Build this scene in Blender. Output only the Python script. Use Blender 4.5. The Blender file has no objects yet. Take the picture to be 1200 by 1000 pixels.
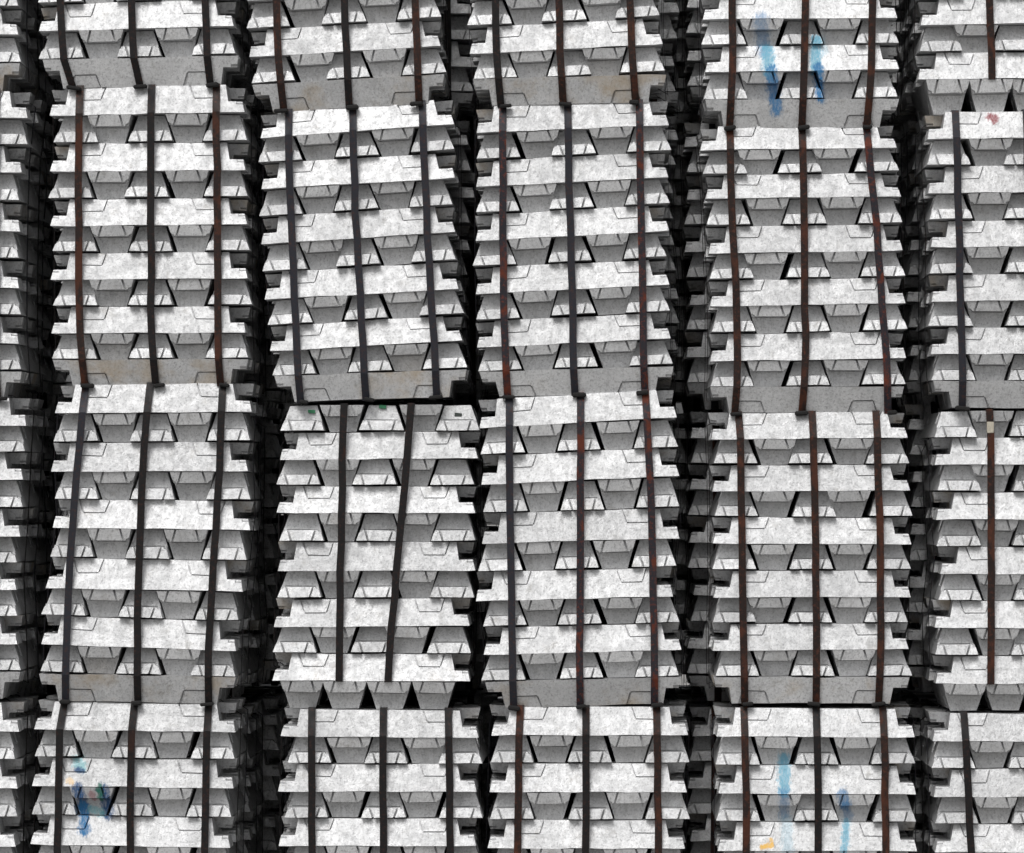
import bpy, bmesh, math, random
from mathutils import Vector, Matrix, noise

scene = bpy.context.scene
col = scene.collection
R = random.Random(7)

# ------------------------------------------------------------------ scale and camera
S = 0.0032                      # metres per photograph pixel on the front plane of the stacks
CX, CY = 690.0, 570.0           # where the camera's axis meets the stacks
GROUND_PX = 1203.0              # the yard's surface
HCAM = (GROUND_PX - CY) * S
DIST = 5400 * S


def X(px):
    return (px - CX) * S


def Z(py):
    return (GROUND_PX - py) * S


cam = bpy.data.cameras.new('camera')
cam.sensor_fit = 'HORIZONTAL'
cam.sensor_width = 36.0
cam.lens = 36.0 * DIST / (1200 * S)
cam.shift_x = (600 - CX) / 1200
cam.shift_y = (CY - 500) / 1200
cam.clip_start = 0.1
cam.clip_end = 3000
cam_ob = bpy.data.objects.new('camera', cam)
cam_ob.location = (0, -DIST, HCAM)
cam_ob.rotation_euler = (math.radians(90), 0, 0)
col.objects.link(cam_ob)
scene.camera = cam_ob

# ------------------------------------------------------------------ daylight: bright overcast
SUN_EL, SUN_AZ = math.radians(48), math.radians(197)      # azimuth clockwise from +Y: behind the camera
world = bpy.data.worlds.new('World')
scene.world = world
world.use_nodes = True
nt = world.node_tree
bg = nt.nodes['Background']
sky = nt.nodes.new('ShaderNodeTexSky')
sky.sky_type = 'NISHITA'
sky.sun_disc = False
sky.sun_elevation = SUN_EL
sky.sun_rotation = SUN_AZ
sky.dust_density = 4.0
sky.air_density = 1.0
hs = nt.nodes.new('ShaderNodeHueSaturation')
hs.inputs['Saturation'].default_value = 0.12
nt.links.new(sky.outputs['Color'], hs.inputs['Color'])
nt.links.new(hs.outputs['Color'], bg.inputs['Color'])
bg.inputs['Strength'].default_value = 0.11

sun = bpy.data.lights.new('sun', 'SUN')
sun.energy = 1.4
sun.angle = math.radians(24)
sun.color = (1.0, 0.985, 0.965)
sun_ob = bpy.data.objects.new('sun', sun)
d = Vector((math.sin(SUN_AZ) * math.cos(SUN_EL), math.cos(SUN_AZ) * math.cos(SUN_EL), math.sin(SUN_EL)))
sun_ob.rotation_euler = d.to_track_quat('Z', 'Y').to_euler()
sun_ob.location = (0, -10, 12)
col.objects.link(sun_ob)

scene.view_settings.view_transform = 'Standard'
scene.view_settings.look = 'None'
scene.view_settings.exposure = 0.10
scene.view_settings.gamma = 1.0
scene.view_settings.use_curve_mapping = False


# ------------------------------------------------------------------ node helpers
class NT:
    def __init__(self, name):
        self.m = bpy.data.materials.new(name)
        self.m.use_nodes = True
        self.t = self.m.node_tree
        self.b = self.t.nodes['Principled BSDF']

    def n(self, kind, **kw):
        o = self.t.nodes.new(kind)
        for k, v in kw.items():
            setattr(o, k, v)
        return o

    def put(self, sock, v):
        if hasattr(v, 'is_output') or isinstance(v, bpy.types.NodeSocket):
            self.t.links.new(v, sock)
        else:
            sock.default_value = v

    def math(self, op, a, b=0.0, c=None, clamp=False):
        o = self.n('ShaderNodeMath', operation=op, use_clamp=clamp)
        self.put(o.inputs[0], a)
        self.put(o.inputs[1], b)
        if c is not None:
            self.put(o.inputs[2], c)
        return o.outputs[0]

    def mix(self, f, a, b, mode='MIX'):
        o = self.n('ShaderNodeMix', data_type='RGBA', blend_type=mode)
        self.put(o.inputs[0], f)
        self.put(o.inputs[6], a)
        self.put(o.inputs[7], b)
        return o.outputs[2]

    def noise(self, vec, scale, detail=4.0, rough=0.55):
        o = self.n('ShaderNodeTexNoise')
        self.put(o.inputs['Vector'], vec)
        o.inputs['Scale'].default_value = scale
        o.inputs['Detail'].default_value = detail
        o.inputs['Roughness'].default_value = rough
        return o.outputs['Fac']

    def ramp(self, f, lo, hi, a=0.0, b=1.0):
        o = self.n('ShaderNodeMapRange', interpolation_type='SMOOTHSTEP')
        self.put(o.inputs[0], f)
        o.inputs[1].default_value = lo
        o.inputs[2].default_value = hi
        o.inputs[3].default_value = a
        o.inputs[4].default_value = b
        return o.outputs[0]

    def stroke(self, sep, x0, y0, x1, y1, w, soft=0.8):
        """0..1 mask of a sprayed stroke between two points on the stack front, in metres"""
        ax, az, bx, bz = X(x0), Z(y0), X(x1), Z(y1)
        dx, dz = bx - ax, bz - az
        L2 = max(dx * dx + dz * dz, 1e-8)
        px = self.math('SUBTRACT', sep.outputs[0], ax)
        pz = self.math('SUBTRACT', sep.outputs[2], az)
        t = self.math('DIVIDE', self.math('ADD', self.math('MULTIPLY', px, dx), self.math('MULTIPLY', pz, dz)), L2, clamp=True)
        ex = self.math('SUBTRACT', px, self.math('MULTIPLY', t, dx))
        ez = self.math('SUBTRACT', pz, self.math('MULTIPLY', t, dz))
        dist = self.math('SQRT', self.math('ADD', self.math('MULTIPLY', ex, ex), self.math('MULTIPLY', ez, ez)))
        h = w * S * 0.5
        return self.ramp(dist, h * (1 - soft), h * (1 + soft), 1.0, 0.0), h


def aluminium(name, strokes=(), stain=0.0):
    k = NT(name)
    tc = k.n('ShaderNodeTexCoord')
    oi = k.n('ShaderNodeObjectInfo')
    off = k.n('ShaderNodeVectorMath', operation='ADD')
    cmb = k.n('ShaderNodeCombineXYZ')
    r7 = k.math('MULTIPLY', oi.outputs['Random'], 37.0)
    k.put(cmb.inputs[0], r7); k.put(cmb.inputs[1], k.math('MULTIPLY', oi.outputs['Random'], 91.0)); k.put(cmb.inputs[2], r7)
    k.put(off.inputs[0], tc.outputs['Object']); k.put(off.inputs[1], cmb.outputs[0])
    v = off.outputs[0]
    big = k.noise(v, 7.0, 5.0, 0.6)
    mid = k.noise(v, 38.0, 5.0, 0.65)
    fine = k.noise(v, 210.0, 3.0, 0.7)
    base = k.mix(k.ramp(big, 0.3, 0.7), (0.50, 0.504, 0.51, 1), (0.62, 0.624, 0.63, 1))
    base = k.mix(k.ramp(mid, 0.42, 0.72, 0.0, 0.30), base, (0.38, 0.385, 0.39, 1))
    grit = k.noise(v, 115.0, 4.0, 0.75)
    base = k.mix(k.ramp(grit, 0.50, 0.66, 0.0, 0.75), base, (0.27, 0.27, 0.275, 1))
    base = k.mix(k.ramp(grit, 0.46, 0.32, 0.0, 0.35), base, (0.70, 0.70, 0.70, 1))
    base = k.mix(k.ramp(fine, 0.56, 0.72, 0.0, 0.55), base, (0.22, 0.22, 0.225, 1))
    # faint vertical run marks
    mp = k.n('ShaderNodeMapping'); k.put(mp.inputs[0], v); mp.inputs['Scale'].default_value = (95, 95, 5)
    runs = k.noise(mp.outputs[0], 1.0, 3.0, 0.5)
    base = k.mix(k.ramp(runs, 0.52, 0.72, 0.0, 0.45), base, (0.36, 0.36, 0.36, 1))
    # beige and rusty weather stains
    st = k.math('MULTIPLY', k.ramp(k.noise(v, 4.5, 5.0, 0.65), 0.60 - stain * 0.2, 0.78 - stain * 0.12), k.ramp(oi.outputs['Random'], 0.55 - stain, 0.9 - stain))
    base = k.mix(k.math('MULTIPLY', st, 0.22 + stain * 0.8), base, (0.42, 0.33, 0.22, 1))
    dirt = k.ramp(k.noise(v, 16.0, 6.0, 0.7), 0.56, 0.72)
    base = k.mix(k.math('MULTIPLY', dirt, 0.38 + stain * 0.3), base, (0.24, 0.225, 0.20, 1))
    tone = k.n('ShaderNodeHueSaturation')
    k.put(tone.inputs['Color'], base)
    k.put(tone.inputs['Value'], k.ramp(oi.outputs['Random'], 0.0, 1.0, 0.86, 1.08))
    base = tone.outputs[0]
    rough = k.ramp(mid, 0.3, 0.7, 0.42, 0.62)
    metal = 0.45
    if strokes:
        geo = k.n('ShaderNodeNewGeometry')
        wob = k.n('ShaderNodeTexNoise'); wob.inputs['Scale'].default_value = 45; wob.inputs['Detail'].default_value = 3
        k.put(wob.inputs['Vector'], geo.outputs['Position'])
        sc = k.n('ShaderNodeVectorMath', operation='MULTIPLY_ADD')
        k.put(sc.inputs[0], wob.outputs['Color']); sc.inputs[1].default_value = (0.016, 0.016, 0.02); 
        ad = k.n('ShaderNodeVectorMath', operation='SUBTRACT'); k.put(ad.inputs[0], geo.outputs['Position']); ad.inputs[1].default_value = (0.008, 0.008, 0.01)
        k.put(sc.inputs[2], ad.outputs[0])
        sep = k.n('ShaderNodeSeparateXYZ'); k.put(sep.inputs[0], sc.outputs[0])
        front = k.ramp(sep.outputs[1], 0.16, 0.22, 1.0, 0.0)
        pm = k.n('ShaderNodeMapping'); k.put(pm.inputs[0], geo.outputs['Position']); pm.inputs['Scale'].default_value = (1, 1, 0.4)
        grain = k.math('MULTIPLY', k.math('SUBTRACT', k.noise(pm.outputs[0], 120.0, 4.0, 0.7), 0.5), 2.6)
        sm = k.n('ShaderNodeMapping'); k.put(sm.inputs[0], geo.outputs['Position']); sm.inputs['Scale'].default_value = (1, 1, 0.12)
        streak = k.ramp(k.noise(sm.outputs[0], 190.0, 3.0, 0.6), 0.34, 0.56, 0.70, 1.0)
        total = 0.0
        for (x0, y0, x1, y1, w, c, a) in strokes:
            m = k.stroke(sep, x0, y0, x1, y1, w)[0]
            m = k.math('MULTIPLY', k.ramp(k.math('ADD', m, k.math('MULTIPLY', grain, 0.8)), 0.15, 1.0), streak)
            near = k.ramp(k.stroke(sep, x0, y0, x1, y1, w * 1.7, 0.35)[0], 0.0, 0.6)
            f = k.math('MULTIPLY', k.math('MULTIPLY', k.math('MULTIPLY', m, near), front), a)
            base = k.mix(f, base, c + (1,))
            total = k.math('MAXIMUM', total, f)
        k.put(k.b.inputs['Metallic'], k.math('MULTIPLY', k.math('SUBTRACT', 1.0, k.ramp(total, 0.45, 0.9)), metal))
    else:
        k.b.inputs['Metallic'].default_value = metal
    k.put(k.b.inputs['Base Color'], base)
    k.put(k.b.inputs['Roughness'], rough)
    bp = k.n('ShaderNodeBump'); bp.inputs['Strength'].default_value = 0.6; bp.inputs['Distance'].default_value = 0.003
    k.put(bp.inputs['Height'], k.math('ADD', k.math('MULTIPLY', mid, 0.9), k.math('ADD', k.math('MULTIPLY', fine, 0.4), k.math('MULTIPLY', grit, 0.8))))
    k.put(k.b.inputs['Normal'], bp.outputs[0])
    return k.m


BLUE, PALE, DEEP, TEAL = (0.003, 0.13, 0.31), (0.10, 0.34, 0.47), (0.004, 0.055, 0.16), (0.13, 0.40, 0.44)
RED, YEL, GRN = (0.22, 0.02, 0.03), (0.75, 0.42, 0.04), (0.01, 0.12, 0.07)
M_ALU = aluminium('cast_aluminium')
M_STAINED = aluminium('cast_aluminium_weathered', stain=0.6)
M_PAINT = {
    'streaks': aluminium('cast_aluminium_blue_streaks', [
        (892, 22, 896, 60, 17, BLUE, 0.55), (899, 56, 902, 84, 15, PALE, 0.9), (904, 82, 910, 130, 14, BLUE, 0.9),
        (957, 46, 956, 80, 13, PALE, 0.95), (959, 78, 962, 115, 11, BLUE, 1.0), (964, 44, 966, 60, 9, PALE, 0.3)]),
    'mark': aluminium('cast_aluminium_blue_mark', [
        (90, 894, 94, 899, 14, TEAL, 0.7), (89, 903, 95, 904, 7, DEEP, 1.0), (91, 924, 95, 946, 13, DEEP, 1.0), (95, 946, 98, 974, 13, BLUE, 1.0),
        (120, 926, 125, 954, 15, DEEP, 1.0), (116, 922, 117, 936, 8, GRN, 0.9), (104, 950, 118, 954, 9, TEAL, 0.6), (107, 930, 109, 937, 7, RED, 0.55), (80, 915, 84, 917, 7, YEL, 0.4)]),
    'pale': aluminium('cast_aluminium_pale_streaks', [
        (920, 890, 919, 928, 14, PALE, 0.85), (919, 930, 920, 955, 13, BLUE, 0.55), (922, 962, 923, 1000, 14, PALE, 0.3),
        (987, 930, 990, 944, 13, BLUE, 0.75), (992, 945, 996, 958, 11, BLUE, 0.5), (993, 965, 989, 1000, 9, PALE, 0.85),
        (893, 993, 905, 991, 6, YEL, 0.9), (903, 984, 905, 988, 4, YEL, 0.7)]),
    'red': aluminium('cast_aluminium_red_daub', [(1160, 137, 1167, 138, 9, RED, 0.95), (1166, 141, 1165, 143, 6, RED, 0.8)]),
}


def steel(name, c1, c2, amt):
    k = NT(name)
    geo = k.n('ShaderNodeNewGeometry')
    mp = k.n('ShaderNodeMapping'); k.put(mp.inputs[0], geo.outputs['Position']); mp.inputs['Scale'].default_value = (1, 1, 0.45)
    big = k.noise(mp.outputs[0], 16.0, 5.0, 0.65)
    fine = k.noise(geo.outputs['Position'], 85.0, 5.0, 0.75)
    base = k.mix(k.ramp(big, 0.64 - amt, 0.74 - amt), c1 + (1,), c2 + (1,))
    base = k.mix(k.ramp(fine, 0.50, 0.68, 0.0, 0.75), base, (c2[0] * 1.7 + 0.006, c2[1] * 1.5 + 0.004, c2[2] * 1.5 + 0.003, 1))
    k.put(k.b.inputs['Base Color'], base)
    k.put(k.b.inputs['Roughness'], k.ramp(big, 0.3, 0.7, 0.45, 0.7))
    k.b.inputs['Metallic'].default_value = 0.15
    k.b.inputs['Specular IOR Level'].default_value = 0.25
    bp = k.n('ShaderNodeBump'); bp.inputs['Strength'].default_value = 0.3; bp.inputs['Distance'].default_value = 0.001
    k.put(bp.inputs['Height'], fine); k.put(k.b.inputs['Normal'], bp.outputs[0])
    return k.m


M_STEEL = {
    'r': steel('rusty_strap_steel', (0.014, 0.0075, 0.006), (0.050, 0.016, 0.008), 0.13),
    'b': steel('blued_strap_steel', (0.016, 0.017, 0.023), (0.030, 0.014, 0.010), 0.04),
    'k': steel('black_strap_steel', (0.006, 0.0055, 0.006), (0.022, 0.009, 0.006), 0.03),
    'm': steel('mottled_strap_steel', (0.015, 0.0145, 0.019), (0.085, 0.019, 0.009), 0.12),
}


def plain(name, c, rough=0.6):
    k = NT(name)
    geo = k.n('ShaderNodeNewGeometry')
    k.put(k.b.inputs['Base Color'], k.mix(k.ramp(k.noise(geo.outputs['Position'], 120.0), 0.3, 0.7), tuple(x * 0.75 for x in c) + (1,), c + (1,)))
    k.b.inputs['Roughness'].default_value = rough
    return k.m


M_PLATE = plain('near_black_plate', (0.007, 0.0065, 0.0065), 0.9)
M_TAG_G = plain('green_tag_plastic', (0.02, 0.16, 0.07))
M_TAG_D = plain('dark_tag_plastic', (0.03, 0.04, 0.035))
M_TAG_W = plain('white_tag_paper', (0.46, 0.42, 0.34))

# ------------------------------------------------------------------ the yard
k = NT('yard_concrete')
geo = k.n('ShaderNodeNewGeometry')
g = k.mix(k.ramp(k.noise(geo.outputs['Position'], 0.8, 6.0), 0.3, 0.7), (0.26, 0.255, 0.245, 1), (0.36, 0.35, 0.335, 1))
g = k.mix(k.ramp(k.noise(geo.outputs['Position'], 60.0, 4.0), 0.5, 0.75, 0.0, 0.5), g, (0.10, 0.10, 0.10, 1))
k.put(k.b.inputs['Base Color'], g)
k.b.inputs['Roughness'].default_value = 0.85
me = bpy.data.meshes.new('ground')
bm = bmesh.new()
bmesh.ops.create_grid(bm, x_segments=12, y_segments=12, size=1200)
bm.to_mesh(me); bm.free()
me.materials.append(k.m)
ground = bpy.data.objects.new('ground', me)
ground['kind'] = 'structure'
col.objects.link(ground)

# ------------------------------------------------------------------ the ingot
LEN, WB, WT, H, HE = 0.726, 0.167, 0.101, 0.1, 0.039      # length, base and top width, height, lug height
XE, XB, XT = LEN / 2, LEN / 2 - 0.061, LEN / 2 - 0.070


def hw(z):
    return (WB - (WB - WT) * z / H) / 2


def prism_object(polys):
    """closed solids from (front loop, back loop) pairs"""
    bm = bmesh.new()
    for a, b in polys:
        va = [bm.verts.new(p) for p in a]
        vb = [bm.verts.new(p) for p in b]
        bm.faces.new(va)
        bm.faces.new(list(reversed(vb)))
        n = len(a)
        for i in range(n):
            bm.faces.new((va[i], vb[i], vb[(i + 1) % n], va[(i + 1) % n]))
    bmesh.ops.recalc_face_normals(bm, faces=bm.faces)
    m = bpy.data.meshes.new('tmp')
    bm.to_mesh(m); bm.free()
    o = bpy.data.objects.new('tmp', m)
    col.objects.link(o)
    return o


def ingot_mesh(seed):
    r = random.Random(seed)
    prof = [(-XE, 0), (XE, 0), (XE - 0.009, HE), (XB + 0.002, HE), (XT, H), (-XT, H), (-XB - 0.002, HE), (-XE + 0.009, HE)]
    body = prism_object([([(x, -hw(z), z) for x, z in prof], [(x, hw(z), z) for x, z in prof])])
    cut = []
    nrm = Vector((0, H, (WB - WT) / 2)).normalized()
    for sx in (-1, 1):
        cxr = sx * (0.212 + r.uniform(-0.004, 0.004))
        z0 = 0.057 + r.uniform(-0.003, 0.003)
        dep = 0.004
        for sy in (-1, 1):
            q = [(cxr - 0.056, H + 0.008), (cxr + 0.056, H + 0.008), (cxr + 0.038, z0), (cxr - 0.038, z0)]
            nn = Vector((0, sy * nrm.y, nrm.z))
            inner = [Vector((x, sy * hw(z), z)) - nn * dep for x, z in q]
            outer = [Vector((x, sy * hw(z), z)) + nn * 0.02 for x, z in q]
            cut.append((inner, outer))
            e = 0.0050
            for q in ([(cxr - 0.039, z0 - e), (cxr + 0.039, z0 - e), (cxr + 0.039, z0 + 0.0005), (cxr - 0.039, z0 + 0.0005)],
                      [(cxr - 0.038 - e, z0 - 0.001), (cxr - 0.038, z0 - 0.001), (cxr - 0.0565, H + 0.008), (cxr - 0.0565 - e, H + 0.008)],
                      [(cxr + 0.038, z0 - 0.001), (cxr + 0.038 + e, z0 - 0.001), (cxr + 0.0565 + e, H + 0.008), (cxr + 0.0565, H + 0.008)]):
                cut.append(([Vector((x, sy * hw(z), z)) - nn * 0.011 for x, z in q], [Vector((x, sy * hw(z), z)) + nn * 0.02 for x, z in q]))
        for sy in (-1, 1):
            yt, yb, w = sy * 0.053, sy * 0.038, 0.0040
            xa, xb = sx * (XE - 0.024), sx * (XE + 0.02)
            q = [(yt - w, HE + 0.004), (yt + w, HE + 0.004), (yb + w, -0.004), (yb - w, -0.004)]
            cut.append(([(xa, y, z) for y, z in q], [(xb, y, z) for y, z in q]))
            # worn top corner of each lug
            q = [(sy * 0.057, HE + 0.012), (sy * 0.09, HE + 0.012), (sy * 0.09, HE - 0.018), (sy * 0.062, HE - 0.005)]
            cut.append(([(sx * (XE - 0.03), y, z) for y, z in q], [(sx * (XE + 0.02), y, z) for y, z in q]))
        # crease where the lug meets the end of the body
        q = [(sx * (XB - 0.004), HE + 0.0005), (sx * (XB + 0.02), HE + 0.0005), (sx * (XB + 0.02), HE + 0.0045), (sx * (XB - 0.004), HE + 0.0035)]
        cut.append(([(x, -0.058, z) for x, z in q], [(x, 0.058, z) for x, z in q]))
    cutter = prism_object(cut)
    md = body.modifiers.new('b', 'BOOLEAN'); md.operation = 'DIFFERENCE'; md.solver = 'EXACT'; md.object = cutter; md.use_self = True
    bv = body.modifiers.new('v', 'BEVEL'); bv.width = 0.0032; bv.segments = 2; bv.limit_method = 'ANGLE'; bv.angle_limit = math.radians(35)
    dg = bpy.context.evaluated_depsgraph_get()
    me = bpy.data.meshes.new_from_object(body.evaluated_get(dg))
    me.name = 'ingot'
    for o in (body, cutter):
        m = o.data
        bpy.data.objects.remove(o)
        bpy.data.meshes.remove(m)
    bm = bmesh.new(); bm.from_mesh(me)
    for x in (-0.33, -0.29, -0.15, -0.1, -0.05, 0.0, 0.05, 0.1, 0.15, 0.29, 0.33):
        bmesh.ops.bisect_plane(bm, geom=bm.verts[:] + bm.edges[:] + bm.faces[:], plane_co=(x, 0, 0), plane_no=(1, 0, 0))
    o3 = Vector((seed * 3.7, seed * 1.3, 0))
    for v in bm.verts:
        n1 = noise.noise_vector(v.co * 9 + o3)
        n2 = noise.noise_vector(v.co * 30 + o3)
        v.co += Vector((n1.x * 0.0034 + n2.x * 0.0008, n1.y * 0.0030 + n2.y * 0.0008, n1.z * 0.0036 + n2.z * 0.0010))
    bm.normal_update()
    bm.to_mesh(me); bm.free()
    me.materials.clear()
    me.materials.append(M_ALU)
    return me


INGOTS = [ingot_mesh(i + 1) for i in range(14)]


def add_ingot(parent, x, y, z, along_x, inverted, roll, zs, ls, ws, mat=None, r=R):
    """x, y: middle of the ingot; z: its underside; roll about the line of sight"""
    o = bpy.data.objects.new('ingot', r.choice(INGOTS))
    col.objects.link(o)
    m = Matrix.Diagonal((ls, ws, zs, 1))
    if r.random() < 0.5:
        m = Matrix.Rotation(math.pi, 4, 'Z') @ m
    if inverted:
        m = Matrix.Translation((0, 0, H * zs)) @ Matrix.Rotation(math.pi, 4, 'X') @ m
    if not along_x:
        m = Matrix.Rotation(math.pi / 2, 4, 'Z') @ m
    m = Matrix.Translation((x, y, z)) @ Matrix.Rotation(roll, 4, 'Y') @ Matrix.Rotation(r.gauss(0, 0.008), 4, 'Z') @ m
    o.parent = parent
    o.matrix_local = parent['_inv'] @ m if False else Matrix.Translation(-parent.location) @ m
    if mat is None and (inverted and along_x and r.random() < 0.7 or False):
        mat = M_STAINED
    if mat:
        o.material_slots[0].link = 'OBJECT'
        o.material_slots[0].material = mat
    return o


def ribbon(name, parent, path, width_dir, mat, width=0.0275, th=0.0016):
    """a closed steel band swept along path; width_dir is the band's width axis"""
    bm = bmesh.new()
    pts = [Vector(p) for p in path]
    n = len(pts)
    wd = Vector(width_dir).normalized() * width / 2
    cen = sum(pts, Vector()) / n
    rings = []
    for i, p in enumerate(pts):
        t = (pts[(i + 1) % n] - pts[i - 1]).normalized()
        nn = t.cross(wd).normalized()
        if nn.dot(p - cen) < 0:
            nn = -nn
        rings.append([bm.verts.new(q) for q in (p - wd, p + wd, p + wd + nn * th, p - wd + nn * th)])
    for i in range(n):
        a, b = rings[i], rings[(i + 1) % n]
        for j in range(4):
            bm.faces.new((a[j], a[(j + 1) % 4], b[(j + 1) % 4], b[j]))
    bmesh.ops.recalc_face_normals(bm, faces=bm.faces)
    loc = parent.location
    bmesh.ops.translate(bm, verts=bm.verts, vec=-loc)
    me = bpy.data.meshes.new(name)
    bm.to_mesh(me); bm.free()
    me.materials.append(mat)
    o = bpy.data.objects.new(name, me)
    col.objects.link(o)
    o.parent = parent
    return o


def chip(name, parent, loc, size, mat, rot=0.0, root=None):
    """small bevelled plate: dark pieces at strap bottoms, and tags"""
    bm = bmesh.new()
    bmesh.ops.create_cube(bm, size=1.0)
    bmesh.ops.scale(bm, verts=bm.verts, vec=size)
    bmesh.ops.bevel(bm, geom=bm.edges[:], offset=min(size) * 0.3, segments=1, affect='EDGES')
    for v in bm.verts:
        v.co += noise.noise_vector(v.co * 80 + Vector(loc) * 5) * 0.0012
    bmesh.ops.rotate(bm, verts=bm.verts, cent=(0, 0, 0), matrix=Matrix.Rotation(rot, 3, 'Y'))
    bmesh.ops.translate(bm, verts=bm.verts, vec=Vector(loc) - (root or parent).location)
    me = bpy.data.meshes.new(name)
    bm.to_mesh(me); bm.free()
    me.materials.append(mat)
    o = bpy.data.objects.new(name, me)
    col.objects.link(o)
    o.parent = parent
    return o


def lerp_path(pts, y):
    if y <= pts[0][1]:
        return pts[0][0]
    for (xa, ya), (xb, yb) in zip(pts, pts[1:]):
        if y <= yb:
            return xa + (xb - xa) * (y - ya) / max(yb - ya, 1e-6)
    return pts[-1][0]


def bundle(label, group, kind, xl, yb, tilt, W=229.0, top=None, bottom=None, straps=(), y0=0.0, paint=None, bias=0.0, ebias=0.0, front=True):
    """kind 'L': long ingot on top, 'E': ends on top.  xl / yb / tilt: per long layer, left end, underside at the middle, drop to the right end (px)."""
    r = random.Random(label)
    root = bpy.data.objects.new('ingot_bundle', None)
    root.empty_display_size = 0.2
    root['label'] = label
    root['category'] = 'ingot bundle'
    root['group'] = group
    mat = M_PAINT.get(paint)
    D = W * S
    layers = []                                    # (kind, xcentre, y underside, height, tilt px)
    n = len(xl)
    hs_ = [(yb[i] - yb[i - 1]) / 2 for i in range(1, n)]
    hs_ = [hs_[0]] + hs_
    if kind == 'L':
        for i in range(n):
            h = hs_[i]
            if i:
                layers.append(('E', (xl[i] + xl[i - 1]) / 2 + W / 2, yb[i] - h, yb[i] - h - yb[i - 1], (tilt[i] + tilt[i - 1]) / 2))
            layers.append(('LB' if i == n - 1 else 'L', xl[i] + W / 2, yb[i], h, tilt[i]))
    else:
        h0 = (yb[0] - top) / 2
        for i in range(n):
            h = hs_[i] if i else h0
            pt = tilt[i - 1] if i else tilt[0]
            px = xl[i - 1] if i else xl[0]
            prev = yb[i - 1] if i else top
            layers.append(('E', (xl[i] + px) / 2 + W / 2, yb[i] - h, yb[i] - h - prev, (tilt[i] + pt) / 2))
            layers.append(('L', xl[i] + W / 2, yb[i], h, tilt[i]))
        layers.append(('EB', xl[-1] + W / 2 - 5, bottom, bottom - yb[-1], tilt[-1]))
    bx, by = layers[-1][1], layers[-1][2]
    root.location = (X(bx), y0 + D / 2, max(Z(by), 0.0))
    col.objects.link(root)
    p = 0.1425 * W / 229
    ls = D / LEN
    for (kd, xc, yu, h, tl) in layers:
        roll = math.atan2(tl, W)
        zs = h * S / H * 0.982
        if kd in ('L', 'LB'):
            cnt, pp = (5, p) if kd == 'L' else (4, p * 1.15)
            for j in range(cnt):
                inv = (j % 2 == 1) if kd == 'L' else True
                add_ingot(root, X(xc) + (r.gauss(0, 0.004) if j else 0), y0 + 0.087 + j * pp + (r.gauss(0, 0.003) if j else 0), Z(yu) + r.uniform(0, 0.001), True, inv, roll + r.gauss(0, 0.004),
                          zs, ls * r.uniform(0.99, 1.005), r.uniform(0.97, 1.0), mat if j == 0 else None, r)
        else:
            cnt, pp = (5, p) if kd == 'E' else (4, p * 1.135)
            sh = ebias * S + r.gauss(0, 0.004)
            for j in range(cnt):
                inv = (j % 2 == 1) if kd == 'E' else True
                dx = (j - (cnt - 1) / 2) * pp + sh + r.gauss(0, 0.002) + (bias * 0.6 + r.choice((-1, 1, 1, -1, 0.3)) * r.uniform(0.001, 0.0055) if inv and kd == 'E' else 0)
                zz = Z(yu) - dx * math.sin(roll)
                add_ingot(root, X(xc) + dx, y0 + D / 2 + max(-0.008, min(0.008, r.gauss(0, 0.004))) + 0.005, zz + (r.uniform(0, 0.001) if inv else r.uniform(0.004, 0.007)), False, inv, roll,
                          zs if inv else zs * 0.945, ls * r.uniform(0.99, 1.0), r.uniform(0.96, 1.0), mat, r)
    # ---- straps
    ytop = layers[0][2] - layers[0][3]
    ybot = layers[-1][2]
    ylast = layers[-1][2] - layers[-1][3]
    tl0, tlb = layers[0][4], layers[-1][4]
    xc0 = layers[0][1]
    for s in straps:
        pts, mk = s[0], s[1]
        ypts = []
        xt = lerp_path(pts, ytop)
        ya = ytop + (xt - xc0) / W * tl0
        path = []
        zt = Z(ya) + 0.0045
        inset = 0.0295 if kind == 'L' else -0.005
        path.append((X(xt), y0 + D - inset, zt))
        path.append((X(xt), y0 + D / 2, zt + 0.001))
        path.append((X(xt), y0 + inset, zt))
        yl = (layers[0][2] if kind == 'L' else layers[0][2])
        off = (lerp_path(pts, yl) - xc0) / W * tl0
        path.append((X(lerp_path(pts, yl)), y0 - 0.0056, Z(yl + off) + 0.004))
        if kind == 'L':
            ye = ylast + (lerp_path(pts, ylast) - layers[-1][1]) / W * tlb
        else:
            ye = layers[-2][2] + (lerp_path(pts, layers[-2][2]) - layers[-2][1]) / W * layers[-2][4]
        m = 9
        for i in range(1, m):
            yy = (yl + off) + (ye - yl - off) * i / m
            path.append((X(lerp_path(pts, yy)) + r.gauss(0, 0.0011), y0 - 0.0062 + r.gauss(0, 0.0007), Z(yy)))
        path.append((X(lerp_path(pts, ye)), y0 - 0.0056, Z(ye) - 0.002))
        if kind == 'L':
            xb = lerp_path(pts, ybot)
            yz = ybot + (xb - layers[-1][1]) / W * tlb
            zb = max(Z(yz) - 0.003, 0.003)
            path.append((X(xb), y0 + 0.027, zb))
            path.append((X(xb), y0 + D / 2, zb))
            path.append((X(xb), y0 + D * 0.86, zb))
        else:
            xb = lerp_path(pts, ye)
            zb = Z(ye) - 0.003
            path.append((X(xb), y0 + 0.03, zb))
            path.append((X(xb), y0 + D - 0.03, zb))
        path.append((X(lerp_path(pts, ye)), y0 + D + 0.006, Z(ye)))
        path.append((X(lerp_path(pts, yl)), y0 + D + 0.006, Z(yl + off)))
        o = ribbon('strap', root, path, (1, 0, 0), M_STEEL[mk])
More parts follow.
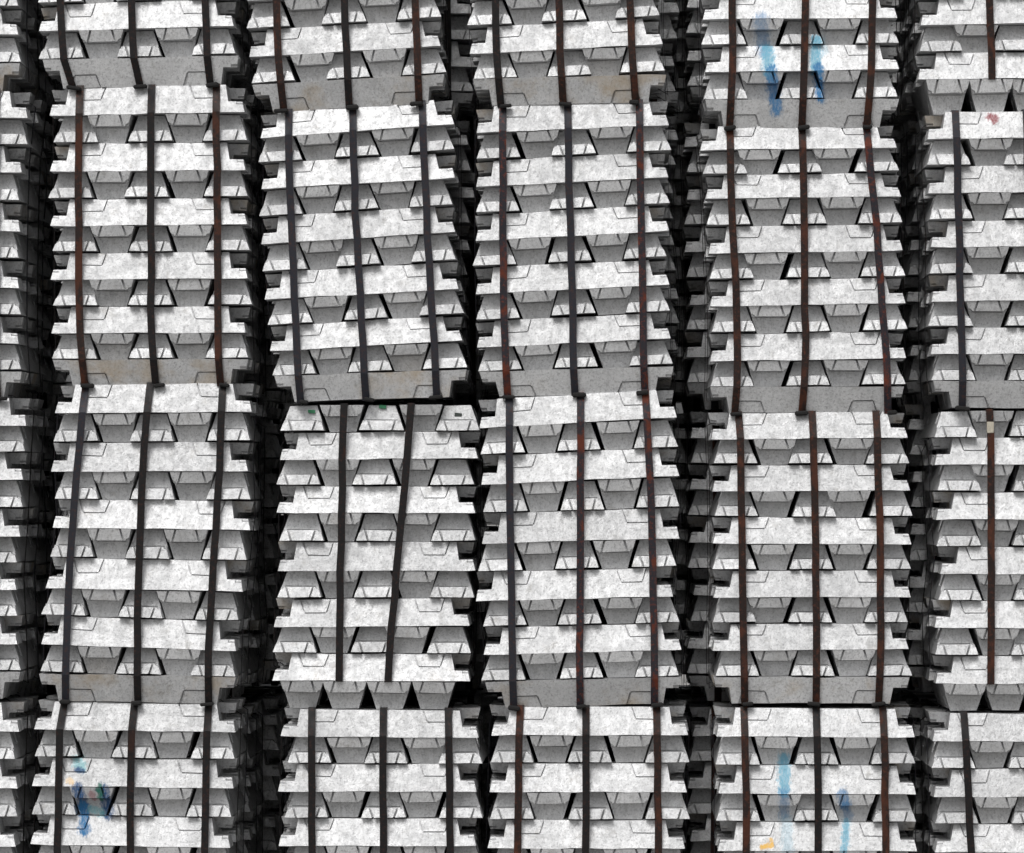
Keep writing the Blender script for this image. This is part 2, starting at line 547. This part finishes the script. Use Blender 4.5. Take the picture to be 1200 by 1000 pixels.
        if mk in 'rm':
            o['label'] = 'rust-brown steel strap'
        elif mk == 'b':
            o['label'] = 'blue-grey steel strap'
        else:
            o['label'] = 'black steel strap'
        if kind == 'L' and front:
            chip('strap_plate', o, (X(xb) + r.uniform(-0.012, 0.018), y0 + 0.012, zb + 0.002), (r.uniform(0.034, 0.056), 0.034, r.uniform(0.012, 0.018)), M_PLATE, r.uniform(-0.14, 0.14), root)  # near-black plate where each front strap turns under its bundle
    # the two bands that run the other way round
    for fy in (0.27, 0.73):
        yy = y0 + D * fy
        lft = min(xl) - 1.5
        xs = [(X(a[1] - W / 2 - 2), X(a[1] + W / 2 + 2), a[2] - a[3] / 2) for a in layers if a[0] in ('L', 'LB')]
        if kind == 'E':
            zt, zb = Z(ytop) + 0.004, Z(layers[-2][2]) - 0.004
        else:
            zt, zb = Z(ytop) + 0.004, Z(ylast) - 0.004
        tlx = 25 * S
        path = [(xs[0][0] + tlx, yy, zt), (xs[0][1] - tlx, yy, zt)]
        path += [(q[1], yy, Z(q[2])) for q in xs]
        path += [(xs[-1][1] - tlx, yy, max(zb, 0.004)), (xs[-1][0] + tlx, yy, max(zb, 0.004))]
        path += [(q[0], yy, Z(q[2])) for q in reversed(xs)]
        o = ribbon('strap', root, path, (0, 1, 0), M_STEEL[r.choice('kb')])
    return root


# ------------------------------------------------------------------ the front stacks
G = 'strapped bundles of aluminium ingots in the front stacks'
GB = 'shaded ingot bundles standing behind the front stacks'


def run(*p):
    return [tuple(q) for q in p]


def full(yb_last, pitch, n=6):
    return [yb_last - 2 * pitch * (n - 1 - i) for i in range(n)]


def off_right(pts, dx):
    return [(x + dx, y) for x, y in pts]


F = []        # front bundles: dicts


def add(c, rw, **kw):
    F.append((c, rw, kw))


def c0straps(y0_, y1_, xr):
    return [(run((xr - 196, y0_), (xr - 196, y1_)), 'k'), (run((xr - 115, y0_), (xr - 115, y1_)), 'b'), (run((xr - 34, y0_), (xr - 33, y1_)), 'r')]


# leftmost column, cut off by the frame
add(0, 1, label='leftmost bundle in the cut-off top row, mostly outside the frame', kind='L', xl=[-206] * 4 + [-207.5, -205], yb=[-227, -160, -93, -26, 41, 107.5], tilt=[0] * 6, straps=c0straps(-255, 108, 24))
add(0, 2, label='leftmost bundle in the second row from the top, only its ends showing', kind='L', xl=[-197, -204, -206, -207, -207, -203], yb=[137, 202, 269, 336.5, 402, 466], tilt=[2] * 6, straps=c0straps(109, 467, 29))
add(0, 3, label='leftmost bundle in the third row, with a yellowed stained lug at its top', kind='L', xl=[-199, -203, -206, -211, -208, -206], yb=[497, 563, 629, 692, 755, 819], tilt=[2, 0, 0, 0, -1, 2], straps=c0straps(469, 820, 26))
add(0, 4, label='leftmost bundle in the bottom row, only its ends showing', kind='L', xl=[-206, -209, -211, -212, -212, -212], yb=[857, 924, 992, 1060, 1128, 1196], tilt=[1] * 6, straps=c0straps(824, 1196, 22))
# second column
add(1, 1, label='second bundle in the top row, above the one with three rust-brown straps', kind='L', xl=[42, 43, 43, 44, 44.5, 49.5], yb=[-228, -162, -97, -32, 33.5, 101], tilt=[-6, -6, -6, -6, -6, -5], W=231,
    straps=[(run((66, -250), (70.5, 0), (75, 70), (86, 104)), 'k'), (run((152, -250), (154.5, 0), (157, 70), (164, 102)), 'k'), (run((238, -250), (240, 0), (243, 70), (246, 99)), 'k')])
add(1, 2, label='bundle with three rust-brown straps, second in the second row', kind='L', xl=[57.5, 58, 59, 59.4, 59.4, 61.5], yb=[133.5, 200, 264, 327, 390.5, 451.5], tilt=[-3, -3, -2, -1, -1, -1], W=230,
    straps=[(run((93, 104), (92, 250), (93, 380), (99, 452)), 'r'), (run((177, 104), (177, 380), (182, 452)), 'k'), (run((253, 104), (255.5, 300), (255, 400), (258, 452)), 'r')])
add(1, 3, label='tall bundle leaning with dark straps slanting down, second in the third row', kind='L', xl=[64.5, 59.4, 62, 54, 47, 45], yb=[484, 552.5, 620, 691.5, 759, 824], tilt=[-2, 0, 3, 5, 8, 4], W=230.5,
    straps=[(run((100, 455), (93, 520), (86.5, 610), (80, 700), (78, 760), (76, 824)), 'b'), (run((175.5, 455), (170, 510), (165, 610), (161, 730), (161, 824)), 'k'), (run((260.6, 455), (258.7, 520), (254, 610), (248, 700), (244.5, 760), (244, 824)), 'k')])
add(1, 4, label='bottom bundle with a dark blue painted mark between its black straps', kind='L', xl=[40, 38, 34.6, 34, 34, 34], yb=[857, 923, 992, 1060, 1128, 1196], tilt=[3, 3, 4, 3, 2, 0], W=235.5, paint='mark',
    straps=[(run((75, 824), (70, 858), (68, 990), (68, 1196)), 'k'), (run((157, 824), (153.5, 870), (152.6, 990), (152, 1196)), 'k'), (run((244, 824), (241.7, 880), (240, 990), (240, 1196)), 'k')])
# third column
add(2, 1, label='tilted bundle with rusty outer straps, third in the top row', kind='L', xl=[283, 285, 287, 289, 291.4, 297], yb=[-200, -135, -70, -5, 60.5, 125.5], tilt=[-13, -13, -13, -13, -13.5, -12], W=226,
    straps=[(run((318, -230), (323.8, 0), (327, 80), (333, 130)), 'r'), (run((398, -230), (404, 0), (407, 80), (409, 122)), 'k'), (run((481, -230), (486.6, 0), (489, 70), (491, 118)), 'r')])
add(2, 2, label='bundle tilted up to one side with slate-grey straps, above the green-tagged bundle', kind='L', xl=[305, 306.5, 306, 310, 315, 321.5], yb=[153.5, 215, 279, 345, 405.5, 468], tilt=[-17, -13, -14, -14, -13, -8], W=227.5,
    straps=[(run((338, 125), (338.6, 200), (341, 250), (345, 330), (348, 420), (352, 470)), 'b'), (run((413, 125), (416.4, 250), (422, 340), (426.4, 430), (428.5, 468)), 'b'), (run((494, 120), (500, 250), (503, 320), (509, 400), (511.5, 465)), 'b')])
add(2, 3, label='bundle with ingot ends on top carrying green tags and two slanting straps', kind='E', top=474.5, bottom=832, xl=[328, 324.5, 325, 320, 319], yb=[538, 601.5, 669, 734.5, 798.5], tilt=[-1, 1, 0, 0, 2], W=232,
    straps=[(run((403.5, 474), (402, 510), (400, 620), (398, 735), (397.5, 800)), 'k'), (run((482, 474), (479.6, 505), (473.6, 580), (467, 640), (461.5, 710), (457, 755), (454.7, 800)), 'k')])
add(2, 4, label='bundle with black straps beneath the green-tagged bundle, third in the bottom row', kind='L', xl=[329, 326.5, 326.5, 326, 326, 326], yb=[864, 928, 991.5, 1058, 1125, 1193], tilt=[1, 0, 0, 0, 0, 0], W=231.5, ebias=8,
    straps=[(run((365, 834), (365.5, 900), (366.5, 1190)), 'k'), (run((449, 834), (449, 1190)), 'k'), (run((525, 834), (527, 900), (528.5, 1190)), 'k')])
# fourth column
add(3, 1, label='fourth bundle in the top row, with two brown straps and one grey', kind='L', xl=[547, 548, 549, 550, 551, 555.5], yb=[-198, -134, -70, -6.5, 57.5, 121.5], tilt=[-11, -11, -11, -11, -12, -6], W=225.5,
    straps=[(run((574, -230), (580, 0), (582, 70), (587, 121)), 'k'), (run((650, -230), (655, 0), (657, 70), (660, 120)), 'r'), (run((733, -230), (738.5, 0), (741, 70), (745, 118)), 'r')])
add(3, 2, label='centre bundle with mottled rust and grey straps, fourth in the second row', kind='L', xl=[557.5, 557.5, 557, 557.5, 559.4, 563], yb=[151, 213.5, 276.5, 339, 402, 462.5], tilt=[-10, -11, -11, -11, -12, -7], W=226.5, bias=0.008,
    straps=[(run((589, 120), (589, 270), (591, 400), (595, 465)), 'm'), (run((665, 118), (668, 250), (671, 350), (672, 430), (674, 464)), 'b'), (run((749, 116), (751.5, 250), (753, 340), (754.7, 440), (756, 460)), 'm')])
add(3, 3, label='uneven bundle with bright rust patches on dark straps, fourth in the third row', kind='L', xl=[562, 564, 565, 557.5, 567, 569], yb=[495.5, 563, 634, 702, 764.5, 828], tilt=[-11, -8, -5, -7, -5, -5], W=231.5,
    straps=[(run((596.7, 460), (597, 510), (597.5, 600), (599.4, 700), (600, 770), (602, 830)), 'b'), (run((680.4, 460), (680, 700), (679, 760), (680, 830)), 'm'), (run((756, 460), (759, 510), (763, 600), (766, 700), (767, 770), (767, 828)), 'm')])
add(3, 4, label='bottom bundle in the fourth column, one black strap between two brown ones', kind='L', xl=[575, 573, 571, 571, 571, 571], yb=[862, 928.5, 994.6, 1061, 1128, 1195], tilt=[0] * 6, W=232, ebias=3,
    straps=[(run((610, 830), (608, 870), (607, 990), (607, 1195)), 'r'), (run((686.6, 830), (686.6, 1195)), 'k'), (run((769.5, 830), (771.4, 990), (772, 1195)), 'r')])
# fifth column
add(4, 1, label='top row bundle with two bright blue paint streaks', kind='L', xl=[820, 821, 822, 823.7, 826, 826], yb=[-170, -106, -42, 21.5, 83, 149], tilt=[-3, -3, -3, -3, -3, -2], W=228, paint='streaks', bias=-0.004,
    straps=[(run((858, -200), (858, 85), (855, 152)), 'r'), (run((945, -200), (943.7, 0), (942, 85), (940, 150)), 'r'), (run((1024, -200), (1022.5, 0), (1021, 85), (1016, 148)), 'r')])
add(4, 2, label='bundle with brown straps directly beneath the blue-streaked top bundle', kind='L', xl=[821, 827, 830, 832.5, 833, 832], yb=[174.5, 231.5, 295.5, 357, 422, 484], tilt=[-4, -3, -3, -4, -2, -2], W=229, bias=-0.006,
    straps=[(run((855.5, 150), (857.5, 250), (861, 310), (864, 400), (864.5, 440), (861, 486)), 'r'), (run((940, 148), (942.5, 250), (943, 350), (944, 430), (940, 484)), 'r'), (run((1015.5, 148), (1020, 200), (1026, 250), (1032.5, 340), (1039, 420), (1041, 482)), 'm')])
add(4, 3, label='level bundle with three rusty straps above the pale blue-streaked bundle', kind='L', xl=[832.5, 835, 836, 836, 834, 835], yb=[514, 575.5, 637.5, 700, 762, 825], tilt=[-1, 0, 0, 0, 0, 0], W=232,
    straps=[(run((865.5, 485), (867.5, 510), (869, 600), (871, 740), (873, 826)), 'r'), (run((952, 485), (953, 510), (955.5, 620), (956.7, 750), (956.7, 826)), 'r'), (run((1027, 485), (1028, 510), (1031, 620), (1032.5, 740), (1030, 826)), 'r')])
add(4, 4, label='bottom row bundle with faint pale blue streaks and a yellow daub', kind='L', xl=[838.7, 841, 841, 841, 841, 841], yb=[864, 931, 997.5, 1063, 1129, 1195], tilt=[0] * 6, W=234, paint='pale', bias=-0.004,
    straps=[(run((872, 828), (874, 930), (875, 1195)), 'r'), (run((956.7, 828), (958.7, 940), (960, 1195)), 'k'), (run((1035, 828), (1037, 900), (1039, 1195)), 'r')])
# sixth column, cut off by the frame
add(5, 1, label='rightmost bundle in the top row, resting on a layer of upturned ingot ends', kind='E', top=-225, bottom=131.5, xl=[1074, 1076, 1078, 1079, 1076.6], yb=[-166, -102, -37, 27.5, 92], tilt=[-3] * 5, W=230,
    straps=[(run((1157, -225), (1159.5, 0), (1162.5, 95)), 'r'), (run((1238, -225), (1238, 95)), 'r')])
add(5, 2, label='rightmost bundle in the second row, with slate-grey straps and a red daub', kind='L', xl=[1087, 1087, 1091.5, 1090.6, 1090.6, 1094], yb=[161.5, 225.5, 289, 352, 414.7, 478.5], tilt=[-3, -3, -2, -2, 0, 0], W=229, paint='red',
    straps=[(run((1120, 133), (1123, 250), (1125.7, 350), (1128, 450), (1128, 480)), 'b'), (run((1203, 133), (1206, 300), (1208, 480)), 'b'), (run((1283, 133), (1286, 480)), 'b')])
add(5, 3, label='rightmost bundle in the third row, with a white tag on its rusty strap', kind='E', top=481, bottom=834, xl=[1094.7, 1097.4, 1102, 1095, 1097], yb=[544.6, 609, 673, 736.5, 801.5], tilt=[-1, 0, 0, 0, 0], W=231,
    straps=[(run((1159.5, 480), (1161, 510), (1161.7, 700), (1161, 805)), 'r'), (run((1243, 480), (1240, 805)), 'r')])
add(5, 4, label='rightmost bundle in the bottom row, with a dark strap slanting outward', kind='L', xl=[1093, 1094.7, 1096, 1096, 1096, 1096], yb=[869, 934, 999, 1064, 1129, 1194], tilt=[0] * 6, W=231,
    straps=[(run((1130, 836), (1132.5, 890), (1138, 995), (1142, 1195)), 'k'), (run((1214, 836), (1216, 1195)), 'k'), (run((1294, 836), (1296, 1195)), 'k')])

roots = {}
for c, rw, kw in F:
    roots[(c, rw)] = bundle(group=G, y0=R.uniform(-0.006, 0.006), **kw)

# tags
b = roots[(2, 3)]
for px, py, m, lb in ((364, 482, M_TAG_G, 'green tag'), (447.5, 476.5, M_TAG_G, 'green tag'), (536.5, 486, M_TAG_D, 'dark tag')):
    t = chip('tag', b, (X(px), 0.058 + (486 - py) * 0.0003, Z(py)), (0.027, 0.004, 0.013), m, 0.08)
    t['label'] = lb
b = roots[(5, 3)]
strap0 = [o for o in b.children if o.name.startswith('strap')][0]
t = chip('tag', strap0, (X(1160.5), -0.0035, Z(501)), (0.026, 0.004, 0.042), M_TAG_W, 0.0, b)
t['label'] = 'white paper tag'

# ------------------------------------------------------------------ the rows of stacks behind
ORD = ['first', 'second', 'third', 'fourth', 'fifth', 'sixth']
RNAME = {1: 'top', 2: 'second', 3: 'third', 4: 'bottom'}


def back_bundle(depth_row, c, rw, xleft):
    r = random.Random(depth_row * 100 + c * 10 + rw)
    y0 = depth_row * 0.80 + r.uniform(-0.015, 0.015)
    bot = [None, 118, 472, 830, 1197][rw] + r.uniform(-6, 6)
    if rw == 4:
        bot = 1198
    pit = 32.3
    xl = [xleft + r.gauss(0, 2.5) for i in range(6)]
    yb = full(bot, pit)
    t = r.uniform(-6, 4)
    w = 230
    st = [(run((xleft + f * w, bot - 360), (xleft + f * w + r.uniform(-4, 8), bot)), r.choice('krb')) for f in (0.14, 0.5, 0.86)]
    where = {1: 'one row behind', 2: 'two rows behind', 3: 'three rows behind'}[depth_row]
    bundle(label=f'shaded ingot bundle {where} the {ORD[c]} column, in the {RNAME[rw]} tier', group=GB, kind='L', xl=xl, yb=yb, tilt=[t] * 6, W=w, straps=st, y0=y0, front=False)


BACK_X = {1: [-214, 48, 318, 566, 811, 1082], 2: [-208, 62, 340, 590, 822, 1075], 3: [-190, 78, 345, 600, 800, 1060]}
for dr in (1, 2, 3):
    for c in range(6):
        for rw in (1, 2, 3, 4):
            back_bundle(dr, c, rw, BACK_X[dr][c] + R.uniform(-4, 4))
